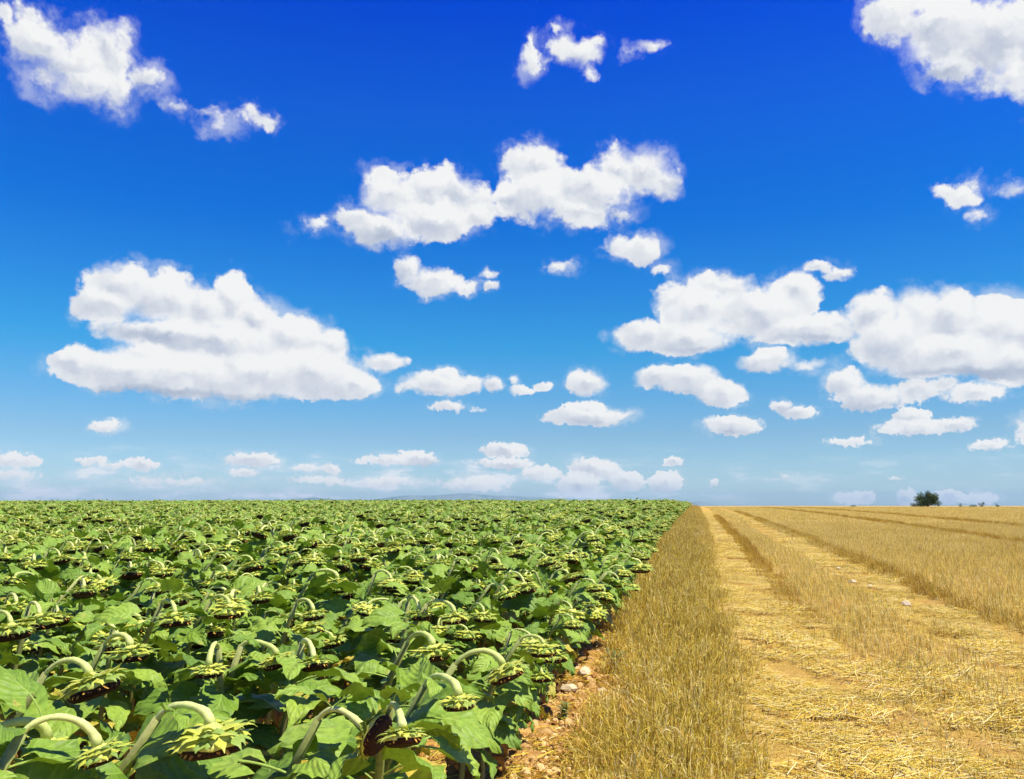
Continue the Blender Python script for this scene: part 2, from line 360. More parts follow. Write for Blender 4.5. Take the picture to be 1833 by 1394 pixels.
def rock_mat(name, a, b):
    m, N = newmat(name); g = N.n('ShaderNodeNewGeometry'); oi = N.n('ShaderNodeObjectInfo')
    f = N.m('ADD', N.m('MULTIPLY', oi.outputs['Random'], 0.5), N.m('MULTIPLY', N.noise(g.outputs['Position'], 30, 4), 0.5))
    col = N.mix(f, a, b); finish(N, princ(N, col, 0.9, 0.15, bump(N, N.noise(g.outputs['Position'], 80, 4), 0.6, 0.01))); return m
M['clod'] = rock_mat('soil_clod', (.42, .22, .06), (.80, .56, .27))
M['stone'] = rock_mat('pale_stone', (.56, .43, .25), (.70, .58, .38))

# ------------------------------------------------------------------ ground sheet
def spaced(a, b, first, g):
    out = [a]; st = first
    while out[-1] < b: out.append(out[-1]+st); st *= g
    return out
ss_ = sorted(set([-x for x in spaced(2, 400, 1.0, 1.25)] + list(np.arange(-2, 20, 0.12)) + spaced(20, 45000, 0.2, 1.06)))
tt_ = sorted(set([-x for x in spaced(6, 45000, 0.3, 1.10)] + list(np.arange(-6, 6, 0.12)) + spaced(6, 45000, 0.3, 1.10)))
S_, T_ = np.meshgrid(ss_, tt_, indexing='ij')
Z_ = zg_s(S_)
near = np.clip((30-np.abs(S_))/20, 0, 1)*np.clip((12-np.abs(T_))/6, 0, 1)
lump = 0.02*np.sin(S_*7.1+np.sin(T_*5.3)*2)*np.sin(T_*8.3+np.sin(S_*4.7)*2) + 0.012*nrs.randn(*S_.shape)
lump = lump*(1+1.2*np.exp(-((T_+1.1)/0.5)**2))
track = -0.02*(np.exp(-((T_-0.9)/0.45)**4) + np.exp(-((T_-3.1)/0.42)**4))
Z_ = Z_ + near*lump + track*np.clip((200-S_)/100, 0, 1)
X_, Y_ = st2xy(S_, T_)
ni, nj = S_.shape; idx = np.arange(ni*nj).reshape(ni, nj)
Fq = np.stack([idx[:-1, :-1], idx[1:, :-1], idx[1:, 1:], idx[:-1, 1:]], -1).reshape(-1, 4)[:, ::-1]
tag(mesh_obj('ground', np.stack([X_, Y_, Z_], -1).reshape(-1, 3), Fq, M['ground']), kind='structure')

# ------------------------------------------------------------------ distant hills
def hills():
    m, N = newmat('hill_haze_tint'); g = N.n('ShaderNodeNewGeometry')
    col = N.ramp(N.noise(g.outputs['Position'], 0.002, 5), [(0.35, (.12, .18, .17)), (0.65, (.20, .25, .23))])  # pale bluish greys put part of the distance haze into the hill colour
    finish(N, princ(N, col, 0.9, 0.1))
    V, F = [], []
    D0 = 21000; na = 260; prof = [(540, 1, .0), (600, 8, 0)]
    pts = [(-400, 0), (-100, 3), (300, 0), (480, 0), (520, 11), (560, 14), (610, 11), (660, 10), (720, 17), (780, 18), (830, 22), (860, 19), (930, 16), (1000, 13), (1070, 9), (1130, 0), (1215, -2), (1240, 6), (1256, 8), (1280, 2), (1320, -4), (1700, -6), (2200, 5)]
    px = np.linspace(-400, 2200, na); h = np.interp(px, [p[0] for p in pts], [p[1] for p in pts])
    h = h + 1.3*np.interp(px, np.linspace(-400, 2200, 90), nrs.rand(90)) - .6
    for i in range(na):
        a, _ = pix_azel(px[i], 905)
        top = EYE + (h[i])/FPX*D0
        for k, (dd, f) in enumerate([(-4200, -.0), (-2600, .25), (-1200, .7), (0, 1.0), (1500, .8), (4500, -.0)]):
            z = -120 + (top+120)*f if f > 0 else -160
            d = D0+dd + 300*nrs.randn()*(0 < k < 5 and k != 3)
            V.append((math.sin(a)*d, math.cos(a)*d, z + 10*nrs.randn()*(k in (1, 2, 4))))
    for i in range(na-1):
        for k in range(5):
            q = i*6+k; F.append((q, q+6, q+7, q+1))
    return tag(mesh_obj('hills', V, F, m), kind='structure')
hills()

# ------------------------------------------------------------------ sunflower meshes
def leaf_geo(L, Wd, pet, a0, droop, fold, curl, seed):
    """blade along +X after a petiole; returns V, F, uv"""
    r = random.Random(seed); V, F, UV = [], [], []
    # petiole (square tube)
    n = 5; p = Vector((0, 0, 0)); ang = a0+0.35; pr = []
    for i in range(n+1):
        pr.append((p.copy(), ang)); p = p + Vector((math.cos(ang), 0, math.sin(ang)))*(pet/n); ang -= 0.35/n
    for (q, a) in pr:
        w = 0.0042
        for dy, dz in ((-w, 0), (0, w), (w, 0), (0, -w)): V.append((q.x, dy, q.z+dz)); UV.append((0.2, 0.5))
    for i in range(n):
        for k in range(4): F.append((i*4+k, (i+1)*4+k, (i+1)*4+(k+1) % 4, i*4+(k+1) % 4))
    b = len(V); nu, nv = 11, 8
    q = pr[-1][0].copy(); ang = a0
    sp = []
    for i in range(nu+1):
        sp.append((q.copy(), ang)); q = q + Vector((math.cos(ang), 0, math.sin(ang)))*(L/nu)
        u = i/nu; ang -= droop/nu*(0.5+1.0*u)
    ph = r.random()*6
    for i in range(nu+1):
        u = i/nu; c, a = sp[i]
        w = Wd/2*((1-u)**0.80)*(min(1, (u+0.02)/0.20)**0.42)*1.12
        if u == 1: w = 0.001
        nx, nz = -math.sin(a), math.cos(a)
        for j in range(nv+1):
            v = (j/nv)*2-1
            ww = w*v
            if abs(v) == 1: ww *= 1 + (0.05 if i % 2 else -0.04)
            lobe = -0.30*Wd*abs(v)**1.6*max(0, 1-u*3.2)
            lift = fold*abs(ww) + curl*ww*abs(v)*v*0.9 - 0.55*curl*abs(v)**2*Wd*0.5
            lift += 0.010*math.sin(u*19 - abs(v)*3 + ph)*abs(v) + 0.006*math.sin(v*5+ph*2+u*7)
            V.append((c.x + math.cos(a)*lobe + nx*lift, ww*(1-0.10*abs(fold)), c.z + math.sin(a)*lobe + nz*lift)); UV.append((u, j/nv))
    for i in range(nu):
        for j in range(nv):
            q0 = b+i*(nv+1)+j; F.append((q0, q0+nv+1, q0+nv+2, q0+1))
    return V, F, UV
def with_uv(o, UV):
    uvl = o.data.uv_layers.new(name='UVMap')
    arr = np.array([UV[l.vertex_index] for l in o.data.loops], np.float32); uvl.data.foreach_set('uv', arr.ravel()); return o
def tube(pts, rad, seg=7, cap=True):
    V, F = [], []
    up = Vector((0, 1, 0))
    for i, p in enumerate(pts):
        t = (pts[min(i+1, len(pts)-1)] - pts[max(i-1, 0)]).normalized()
        s = t.cross(up); s = s.normalized() if s.length > 1e-4 else Vector((1, 0, 0)); u2 = s.cross(t)
        for k in range(seg):
            a = 2*math.pi*k/seg; V.append(p + (s*math.cos(a)+u2*math.sin(a))*rad[i])
    for i in range(len(pts)-1):
        for k in range(seg): F.append((i*seg+k, i*seg+(k+1) % seg, (i+1)*seg+(k+1) % seg, (i+1)*seg+k))
    if cap: F.append(tuple(range((len(pts)-1)*seg, len(pts)*seg)))
    return V, F
# 14 green leaf shapes, 4 dry ones (shared mesh data)
LEAF = []
for i in range(14):
    r = random.Random(100+i)
    L = r.uniform(.17, .25); V, F, UV = leaf_geo(L, L*r.uniform(.82, 1.02), r.uniform(.07, .13), r.uniform(-.15, .45), r.uniform(.5, 2.1), r.uniform(-.35, .30), r.uniform(-.10, .45), i)
    LEAF.append((V, F, UV))
DRY = []
for i in range(4):
    r = random.Random(200+i)
    L = r.uniform(.14, .20); DRY.append(leaf_geo(L, L*.55, .09, -.2, 2.2, 1.0, .6, 50+i))
def mk(name, VFU, mat):
    o = mesh_obj(name, VFU[0], VFU[1], mat, link=False)
    if len(VFU) > 2: with_uv(o, VFU[2])
    me = o.data; bpy.data.objects.remove(o); return me
LEAFM = [mk('leaf', l, M['leaf']) for l in LEAF]; LEAFY = [mk('leaf', l, M['leaf_y']) for l in LEAF[:6]]; DRYM = [mk('dry_leaf', l, M['leaf_dry']) for l in DRY]
# heads: local +Z is the way the seed face looks; R = 0.10
def head_geo(seed, Rr=0.10):
    r = random.Random(seed)
    V, F = [], []                                   # receptacle (pale back), a shallow bowl
    rings = [(0.012, -0.052), (0.022, -0.044), (0.045, -0.030), (0.070, -0.020), (0.090, -0.008), (0.098, 0.006), (0.094, 0.014)]
    seg = 22
    for (rr, z) in rings:
        for k in range(seg):
            a = 2*math.pi*k/seg; q = 1+0.05*math.sin(3*a+seed)
            V.append((rr*q*math.cos(a), rr*q*math.sin(a), z+0.004*r.uniform(-1, 1)*(rr > .03)))
    for i in range(len(rings)-1):
        for k in range(seg): F.append((i*seg+k, (i+1)*seg+k, (i+1)*seg+(k+1) % seg, i*seg+(k+1) % seg))
    F.append(tuple(reversed(range(seg))))
    rec = (V, [tuple(reversed(f)) for f in F])
    V, F = [], []                                   # seed face
    rings = [(0.0935, 0.008), (0.090, 0.025), (0.076, 0.037), (0.050, 0.041), (0.018, 0.037)]
    for (rr, z) in rings:
        for k in range(seg): a = 2*math.pi*k/seg; V.append((rr*math.cos(a), rr*math.sin(a), z))
    for i in range(len(rings)-1):
        for k in range(seg): F.append((i*seg+k, i*seg+(k+1) % seg, (i+1)*seg+(k+1) % seg, (i+1)*seg+k))
    F.append(tuple(range((len(rings)-1)*seg, len(rings)*seg)))
    disc = (V, F)
    V, F, MI = [], [], []                              # bracts: three overlapping whorls of pointed scales
    for ring, (n, r0, z0, Lb, back) in enumerate([(20, .080, -.010, .060, .15), (17, .060, -.024, .070, .55), (12, .040, -.034, .058, .75)]):
        for k in range(n):
            a = 2*math.pi*(k + 0.5*(ring % 2))/n + r.uniform(-.1, .1); L = Lb*r.uniform(.55, 1.25); w = r.uniform(.019, .033)
            bend = r.uniform(-.3, 2.2); tilt = -back*r.uniform(.3, 1.1)+.25      # z slope outwards (towards -Z = up)
            er = Vector((math.cos(a), math.sin(a), 0)); et = Vector((-math.sin(a), math.cos(a), 0)); ez = Vector((0, 0, 1))
            p = er*r0 + ez*z0; th = tilt; b = len(V); nn = 5
            for i in range(nn+1):
                u = i/nn; ww = w*(0.8+0.5*u)*(1-u)**0.85*(1 if u < .99 else 0)*(.55 if u > .75 else 1) + 0.0008
                tw = et*ww; lift = (er*-math.sin(th)+ez*math.cos(th))*(-0.25*ww)
                V += [p - tw + lift*-1, p + lift*.6, p + tw + lift*-1]
                p = p + (er*math.cos(th) + ez*math.sin(th))*(L/nn); th += bend*0.9/nn*(1.6*u+.3)
            for i in range(nn):
                q = b+i*3; F += [(q, q+3, q+4, q+1), (q+1, q+4, q+5, q+2)]; MI += [r.random() < .3]*2 if False else [0, 0]
            if r.random() < .35: 
                for z in range(2*nn): MI[-1-z] = 1
    br = (V, F, MI)
    V, F = [], []                                   # wilted ray florets on the rim
    for k in range(26):
        if r.random() < .35: continue
        a = 2*math.pi*k/26; L = r.uniform(.012, .03)
        er = Vector((math.cos(a), math.sin(a), 0)); et = Vector((-math.sin(a), math.cos(a), 0)); p = er*.089+Vector((0, 0, .014)); b = len(V)
        d = (er*r.uniform(-.6, .8)+Vector((0, 0, 1))*r.uniform(.4, 1)+et*r.uniform(-.5, .5)).normalized()
        V += [p-et*.005, p+et*.005, p+d*L*.6+et*.006, p+d*L*.6-et*.005, p+d*L]; F += [(b, b+1, b+2, b+3), (b+3, b+2, b+4)]
    return rec, disc, br, (V, F)
def disc_me(disc, fl):
    b = len(disc[0]); o = mesh_obj('seed_disc', list(disc[0])+[tuple(v) for v in fl[0]], list(disc[1])+[tuple(b+q for q in f) for f in fl[1]], [M['disc'], M['floret']], midx=[0]*len(disc[1])+[1]*len(fl[1]), link=False)
    me = o.data; bpy.data.objects.remove(o); return me
HEADS = []
for i in range(5):
    rec, disc, br, fl = head_geo(i)
    o = mesh_obj('bracts', br[0], br[1], [M['bract'], M['bract_g']], midx=br[2], link=False); bm_ = o.data; bpy.data.objects.remove(o)
    HEADS.append(dict(geo=(rec, disc, br, fl), rec=mk('flower_head', rec, M['recept']), disc=disc_me(disc, fl), br=bm_))
# a plant recipe: local +X is the way the neck bows. Everything is a list of (kind, mesh, matrix)
def recipe(seed, H=1.08, lowleaf=True, face=None):
    r = random.Random(seed)
    lean = r.uniform(.02, .26); sy = r.uniform(-.05, .05)
    hs = H*r.uniform(.88, .955)
    pts = [Vector((0, 0, -.03))]; n = 7
    for i in range(1, n+1):
        u = i/n; pts.append(Vector((lean*u*u + .10*u**4 + .012*math.sin(u*9+seed), sy*u + .012*math.sin(u*7+seed*2), hs*u)))
    V, F = tube(pts, [.0155-.003*i/n for i in range(n+1)], 7)
    # neck: leaves the stem leaning forward, bows over and hangs down
    f = face if face is not None else r.uniform(-1.55, -1.16)      # final direction (pitch)
    p = pts[-1].copy(); arch = seed in (0, 5, 10, 12)
    if arch: a0_, a1_, a2_ = r.uniform(.35, .7), r.uniform(-.10, .15), r.uniform(-.55, -.25); Ln = r.uniform(.19, .25)
    else: a0_, a1_, a2_ = r.uniform(.15, .6), r.uniform(-.3, .1), r.uniform(-.8, -.4); Ln = r.uniform(.15, .21)
    k = 12; np_ = [p.copy()]; wob = r.uniform(-.15, .15)
    for i in range(k):
        u = (i+.5)/k; a = float(np.interp(u, [0, .18, .50, .78, 1], [.95, a0_, a1_, a2_, f]))
        p = p + Vector((math.cos(a), wob*.4, math.sin(a)))*(Ln/k); np_.append(p.copy())
    NV, NF = tube(np_, [((.0080 if arch else .0070)+(.0036 if arch else .0020)*(i/k)+.0045*(i/k)**4)*(1+.09*math.sin(i*2.1+seed)) for i in range(k+1)], 8)
    end, d = np_[-1], Vector((math.cos(f), 0, math.sin(f)))
    z = d; x = Vector((0, 1, 0)).cross(z).normalized(); y = z.cross(x)
    hm = Matrix((x, y, z)).transposed().to_4x4(); hm.translation = end + d*.045
    leaves = []
    nl = r.randint(14, 18); phi = r.random()*6
    for i in range(nl):
        u = .34 + .61*(i+.3*r.random())/nl; s = u*n; i0 = min(int(s), n-1); c = pts[i0].lerp(pts[i0+1], s-i0)
        phi += 2.4 + r.uniform(-.5, .5)
        sc = r.uniform(.78, 1.18)*(1.10 - .35*abs(u-.72)); 
        if u > .84: sc *= .82
        pit = r.uniform(-.30, .38) if u > .7 else r.uniform(-.6, .2)
        m = Matrix.Translation(c) @ Matrix.Rotation(phi, 4, 'Z') @ Matrix.Rotation(-pit, 4, 'Y') @ Matrix.Rotation(r.uniform(-.7, .7), 4, 'X') @ Matrix.Diagonal((sc, sc, sc, 1))
        yel = u < .62 and r.random() < .26
        leaves.append(('yellow' if yel else 'leaf', r.randrange(6) if yel else r.randrange(14), m))
    for i in range(1 if arch else r.randint(1, 2)):
        c = np_[r.randint(1, 4)]; phi += 2.4 + r.uniform(-.4, .4); sc = r.uniform(.4, .7)
        leaves.append(('leaf', r.randrange(14), Matrix.Translation(c) @ Matrix.Rotation(phi, 4, 'Z') @ Matrix.Rotation(-r.uniform(-.3, .5), 4, 'Y') @ Matrix.Rotation(r.uniform(-.6, .6), 4, 'X') @ Matrix.Diagonal((sc, sc, sc, 1))))
    for i in range(4):
        c = pts[1].lerp(pts[4], r.random()); phi += 2.1; sc = r.uniform(.7, 1.1)
        leaves.append(('dry', r.randrange(4), Matrix.Translation(c) @ Matrix.Rotation(phi, 4, 'Z') @ Matrix.Rotation(r.uniform(.2, .9), 4, 'Y') @ Matrix.Diagonal((sc, sc, sc, 1))))
    return dict(stem=(V, F), neck=(NV, NF), head=hm, hi=r.randrange(5), leaves=leaves, H=H)
NREC = 14
RECS = [recipe(i) for i in range(NREC)]
RECS.append(recipe(77, face=-.35))        # a head that faces sideways
for rc in RECS: rc['stem_me'] = mk('stem', rc['stem'], M['stem']); rc['neck_me'] = mk('neck', rc['neck'], M['neck'])
KIDS = {}
def obj(name, me, parent, mat):
    o = bpy.data.objects.new(name, me); COL.objects.link(o); o.parent = parent; o.matrix_basis = mat; KIDS.setdefault(parent.name, []).append(o); return o
I4 = Matrix.Identity(4)
def make_plant(ri):
    rc = RECS[ri]; t = bpy.data.objects.new('sunflower', None); t.empty_display_size = .1; COL.objects.link(t)
    obj('stem', rc['stem_me'], t, I4); obj('neck', rc['neck_me'], t, I4)
    h = HEADS[rc['hi']]; hd = obj('flower_head', h['rec'], t, rc['head'])
    obj('bracts', h['br'], hd, I4); obj('seed_disc', h['disc'], hd, I4)
    for (k, i, m) in rc['leaves']:
        if k == 'leaf': obj('leaf', LEAFM[i], t, m)
        elif k == 'yellow': obj('leaf', LEAFY[i], t, m)['label'] = 'yellowing leaf'
        else: obj('dry_leaf', DRYM[i], t, m)
    return t
def copy_plant(src, headscale=1.0):
    t = src.copy(); COL.objects.link(t)
    for ch in KIDS[src.name]:
        c = ch.copy(); COL.objects.link(c); c.parent = t
        if c.name.startswith('flower_head'): c.matrix_basis = ch.matrix_basis @ Matrix.Translation((0, 0, -.045*(1-headscale))) @ Matrix.Scale(headscale, 4)
        for g in KIDS.get(ch.name, []): d = g.copy(); COL.objects.link(d); d.parent = c
    return t
# joined versions for the mass of the field
def joined(ri, nm):
    rc = RECS[ri]; V, F, MI, UV = [], [], [], []
    mats = [M['stem'], M['neck'], M['recept'], M['bract'], M['disc'], M['leaf'], M['leaf_y'], M['leaf_dry'], M['bract_g']]
    def add(v, f, m, mi, uv=None, mil=None):
        b = len(V)
        for q in v: V.append(tuple(m @ Vector(q)))
        for k, q in enumerate(f): F.append(tuple(b+z for z in q)); MI.append(mi if mil is None else (8 if mil[k] else mi))
        UV.extend(uv if uv else [(0, .5)]*len(v))
    add(*rc['stem'], I4, 0); add(*rc['neck'], I4, 1)
    rec, disc, br, fl = HEADS[rc['hi']]['geo']
    add(*rec, rc['head'], 2); add(*disc, rc['head'], 4); add(br[0], br[1], rc['head'], 3, mil=br[2])
    for (k, i, m) in rc['leaves']:
        g = DRY[i] if k == 'dry' else LEAF[i]; add(g[0], g[1], m, {'leaf': 5, 'yellow': 6, 'dry': 7}[k], g[2])
    return with_uv(mesh_obj(nm, V, F, mats, midx=MI, link=False), UV)

# ------------------------------------------------------------------ scatter (geometry nodes, only for stuff)
def scatter(name, pts, rots, scales, idxs, protos, label, cat):
    col = bpy.data.collections.new(name + '_kinds')
    for i, p in enumerate(protos): p.name = '%s_kind_%02d' % (name, i); col.objects.link(p)
    me = bpy.data.meshes.new(name); n = len(pts)
    me.vertices.add(n); me.vertices.foreach_set('co', np.asarray(pts, np.float32).ravel())
    a = me.attributes.new('rot', 'FLOAT_VECTOR', 'POINT'); a.data.foreach_set('vector', np.asarray(rots, np.float32).ravel())
    a = me.attributes.new('scl', 'FLOAT_VECTOR', 'POINT'); a.data.foreach_set('vector', np.asarray(scales, np.float32).ravel())
    a = me.attributes.new('idx', 'INT', 'POINT'); a.data.foreach_set('value', np.asarray(idxs, np.int32))
    o = bpy.data.objects.new(name, me); COL.objects.link(o)
    ng = bpy.data.node_groups.new(name, 'GeometryNodeTree')
    ng.interface.new_socket('Geometry', in_out='INPUT', socket_type='NodeSocketGeometry'); ng.interface.new_socket('Geometry', in_out='OUTPUT', socket_type='NodeSocketGeometry')
    N = ng.nodes; gi = N.new('NodeGroupInput'); go = N.new('NodeGroupOutput'); iop = N.new('GeometryNodeInstanceOnPoints'); ci = N.new('GeometryNodeCollectionInfo')
    ci.inputs[0].default_value = col; ci.inputs['Separate Children'].default_value = True; ci.inputs['Reset Children'].default_value = True
    def attr(nm, typ):
        q = N.new('GeometryNodeInputNamedAttribute'); q.data_type = typ; q.inputs[0].default_value = nm; return q.outputs[0]
    L = ng.links
    L.new(gi.outputs[0], iop.inputs['Points']); L.new(ci.outputs[0], iop.inputs['Instance']); iop.inputs['Pick Instance'].default_value = True
    L.new(attr('idx', 'INT'), iop.inputs['Instance Index'])
    e2r = N.new('FunctionNodeEulerToRotation'); L.new(attr('rot', 'FLOAT_VECTOR'), e2r.inputs[0]); L.new(e2r.outputs[0], iop.inputs['Rotation'])
    L.new(attr('scl', 'FLOAT_VECTOR'), iop.inputs['Scale']); L.new(iop.outputs[0], go.inputs[0])
    md = o.modifiers.new('scatter', 'NODES'); md.node_group = ng
    return tag(o, label, cat, kind='stuff')

# ------------------------------------------------------------------ the sunflower field
OUT_T = -1.33
HEROES = [  # photo x, y and width of the head, heading (degrees, 0 = right, -90 = towards the camera), facing sideways?
 (378,1330,152,-20,0),(167,1231,118,-15,0),(233,1178,80,-30,0),(70,1117,76,-40,0),(313,1115,72,-45,0),(20,1135,82,-30,0),(410,1098,74,-30,0),(372,1217,52,-80,0),
 (84,1352,66,60,0),(182,1368,56,20,0),(500,1193,76,-15,0),(563,1203,66,-60,0),(680,1322,104,-25,1),(722,1345,70,-70,0),(822,1277,74,-50,0),(908,1212,92,-12,0),
 (775,1177,86,-45,0),(750,1108,60,-60,0),(815,1115,62,-30,0),(562,1110,54,-40,0),(973,1168,68,-20,0),
 (8,1000,52,-60,0),(60,1015,56,-60,0),(108,1004,48,-20,0),(150,1065,52,-60,0),(235,1030,48,-60,0),(292,1028,46,-30,0),(300,976,46,-60,0),(245,955,38,-60,0),(412,1006,44,-20,0),(404,1034,42,-40,0),(415,966,42,-70,0),(130,958,46,-60,0),
 (642,1000,44,-60,0),(562,1010,44,-80,0),(700,1050,52,-25,0),(605,1046,44,-15,0),(704,977,34,-60,0),(784,1013,38,-80,0),(842,1022,40,-30,0),(895,1020,40,-50,0),(930,970,28,-60,0),(1065,1055,44,-30,0),(1020,1035,44,-30,0)]
plants = []        # dict(x,y,rz,ri,scale,headscale,hero)
def hang(ri): return RECS[ri]['head'].translation
def dist_for(px, py, hh):
    d = pix_dir(px, py)
    lo, hi = 1.2, 60
    prev = None
    for k in range(2000):
        q = 1.2 + k*.02; x, y, z = d.x*q, d.y*q, EYE + d.z*q
        if z - zg(x, y) <= hh: return x, y, z, q
    return d.x*q, d.y*q, z, q
for i, (px, py, w, hd, side) in enumerate(HEROES):
    ri = 14 if side else (i*5) % NREC
    hh = {0: 1.0}.get(0); 
    if px > 950: hh = .86
    x, y, z, q = dist_for(px, py, hh)
    L = pix_dir(px, py).length*q; D = min(.23, max(.13, w*L/FPX/1.18))
    sc = hh/hang(ri).z; rz = R(hd)
    off = Matrix.Rotation(rz, 3, 'Z') @ hang(ri) * sc
    plants.append(dict(x=x-off.x, y=y-off.y, rz=rz, ri=ri, sc=sc, hs=D/.235/sc, hero=i, lean=(0, 0)))
hx = np.array([(p['x'], p['y']) for p in plants])
hh_ = np.array([(p['x']+math.cos(p['rz'])*.2, p['y']+math.sin(p['rz'])*.2) for p in plants])
rows = [OUT_T - .62*k for k in range(240)]
LIM = math.tan(R(46))
for k, t in enumerate(rows):
    s = 1.0 + rnd.random()*.2
    while s < 128:
        far = s > 55
        step = (.27 if not far else .40)*rnd.uniform(.7, 1.35)
        s += step
        if far and k % 3 == 2: continue
        if -t > s*LIM + 1.2: continue
        if k == 0 and s < 5.0: continue
        tj = t + rnd.uniform(-.09, .09); x, y = st2xy(s, tj)
        dd = math.hypot(x, y)
        if dd < 2.7 and math.atan2(x, y) > R(-40): continue
        if s < 14:
            dmin = np.min(np.hypot(hx[:, 0]-x, hx[:, 1]-y))
            if dmin < (.17 if dd > 5 else .24): continue
            # keep the sight line to the nearest heads open
            az = math.atan2(x, y); ok = True
            for j, (a, b) in enumerate(hh_[:21]):
                dh = math.hypot(a, b)
                if dd < dh and dh-dd < 1.6 and abs(az-math.atan2(a, b))*dd < .20: ok = False; break
            if not ok: continue
        edge = (k == 0); relief = 1 + .07*math.sin(s*.55+t*.31)*math.sin(t*.47+1.3) + .05*math.sin(s*.17+t*.9)
        sc = relief*rnd.uniform(.78, 1.10)*(rnd.uniform(.85, 1.0) if edge else 1)
        rz = R(rnd.gauss(-45, 48)); lean = (rnd.uniform(-.1, .1), rnd.uniform(-.1, .1))
        if s > 15 and k < 2: sc *= (.80, .91)[k]
        if edge: a = rnd.uniform(.0, .34)*(1 if s < 18 else .3); lean = (a*RV.x, a*RV.y)      # the outer row leans out into the light
        elif k == 1: a = rnd.uniform(-.05, .12); lean = (a*RV.x, a*RV.y)
        plants.append(dict(x=x, y=y, rz=rz, ri=rnd.randrange(NREC), sc=sc*(1.12 if far else 1), hs=rnd.uniform(.80, 1.15)*(.62 if dd < 3.7 else 1), hero=None, lean=lean, row=k, s=s, far=far))
def visible(p):
    z = zg(p['x'], p['y'])+.9; v = Vector((p['x'], p['y'], z-EYE))
    fy = v.y*math.cos(PITCH)+v.z*math.sin(PITCH); 
    if fy < .5: return False
    u = v.x/fy*FPX + PW/2; w = (v.z*math.cos(PITCH)-v.y*math.sin(PITCH))/fy
    p['u'] = u; p['v'] = PH/2 - w*FPX
    return -60 < u < PW+60 and p['v'] < PH+420
for p in plants: p['vis'] = visible(p) or p['hero'] is not None; p['d'] = math.hypot(p['x'], p['y'])
order = sorted([p for p in plants if p['vis']], key=lambda p: p['d'] - (50 if p['hero'] is not None else 0))
indiv = order[:300]; ids = set(id(p) for p in indiv)
HL = ['nearest large sunflower with a thick pale bowed neck, at the bottom left corner region','large drooping head with flaring bracts left of the nearest big head','medium head under a long arched pale neck above the broad leaf, left foreground','drooping head with black underside near the left edge, above the foreground leaves','drooping head with dark underside between two dark leaf gaps, left foreground','sunflower cut by the left edge with spiky pale bracts','drooping head in the upper left foreground with dark shade beneath','small half hidden head hanging over a patch of orange soil',
 'pale sunflower back seen from behind at the bottom left corner','small pale head just above the bottom edge, left of the nearest big head','drooping head with long pale arched neck left of a smaller twin head','smaller head right beside the arched neck sunflower, above a yellow leaf','sunflower facing sideways with brown seed face and wilted orange petals, bottom centre','small head hanging at the bottom, right of the sideways brown faced one','small drooping head with spiky bracts, second from the bare soil near the bottom','drooping head with a long pale horizontal neck beside the bare soil strip',
 'wide head half covered by a flat green leaf, centre foreground','upper of two close heads in the centre, left one','upper of two close heads in the centre, right one','small head among dense leaves above the twin heads','spiky green head overhanging the orange soil, outermost in the foreground']
ords = ['outermost', 'second', 'third', 'fourth', 'fifth', 'sixth', 'seventh', 'eighth', 'ninth', 'tenth']
masters = {}
cnt = {}
for p in indiv:
    z = zg(p['x'], p['y'])
    if p['ri'] not in masters: masters[p['ri']] = make_plant(p['ri']); o = masters[p['ri']]
    else: o = None
    p['o'] = o
for p in indiv:
    if p['o'] is None: p['o'] = copy_plant(masters[p['ri']], p['hs'])
for p in indiv:
    o = p['o']; z = zg(p['x'], p['y'])
    if o is masters[p['ri']]:
        h = [c for c in KIDS[o.name] if c.name.startswith('flower_head')][0]; h.matrix_basis = h.matrix_basis @ Matrix.Translation((0, 0, -.045*(1-p['hs']))) @ Matrix.Scale(p['hs'], 4)
    lx, ly = p['lean']; sh = Matrix.Identity(4); sh2 = Euler((-ly, lx, 0)).to_matrix().to_4x4()
    o.matrix_basis = Matrix.Translation((p['x'], p['y'], z)) @ sh2 @ Matrix.Rotation(p['rz'], 4, 'Z') @ Matrix.Scale(p['sc'], 4)
    if p['hero'] is not None and p['hero'] < len(HL): lab = HL[p['hero']]
    else:
        row = p.get('row'); 
        if row is None: lab = 'drooping sunflower with pale bracts and dark underside standing out of the leafy canopy'
        elif row == 0: 
            c = cnt.get('e', 0); cnt['e'] = c+1
            lab = ('sunflower leaning out over the bare soil, %s nearest along the field edge' % (['', 'second', 'third', 'fourth', 'fifth', 'sixth'][c]) if 0 < c < 6 else 'nearest sunflower of the outer row leaning over the bare soil') if c < 6 else 'green sunflower of the outer row beside the dry grass strip, farther along'
        elif row == 1: lab = 'green sunflower with drooping head one row in from the field edge'
        elif p['d'] < 4: lab = 'foreground sunflower with big green leaves near the bottom left of the view'
        elif p['d'] < 7: lab = 'sunflower with drooping head in the middle of the left foreground'
        else: lab = 'sunflower with drooping head in the crowded middle of the green field'
    tag(o, lab, 'sunflower', 'sunflowers in rows in the green field')
rest = [p for p in plants if id(p) not in ids and (p['vis'] or p['d'] < 12)]
scatter('sunflower_crop', [(p['x'], p['y'], zg(p['x'], p['y'])) for p in rest],
        [(-p['lean'][1], p['lean'][0], p['rz']) for p in rest],
        [((p['sc']*(1.35 if p.get('far') else 1),)*2 + (p['sc']*(1.0 if not p.get('far') else .92),)) for p in rest], [p['ri'] % NREC for p in rest],
        [joined(i, 'k') for i in range(NREC)], 'dense mass of green sunflowers with drooping heads filling the left field to the horizon', 'sunflower crop')
print('PLANTS', len(plants), len(indiv), len(rest))

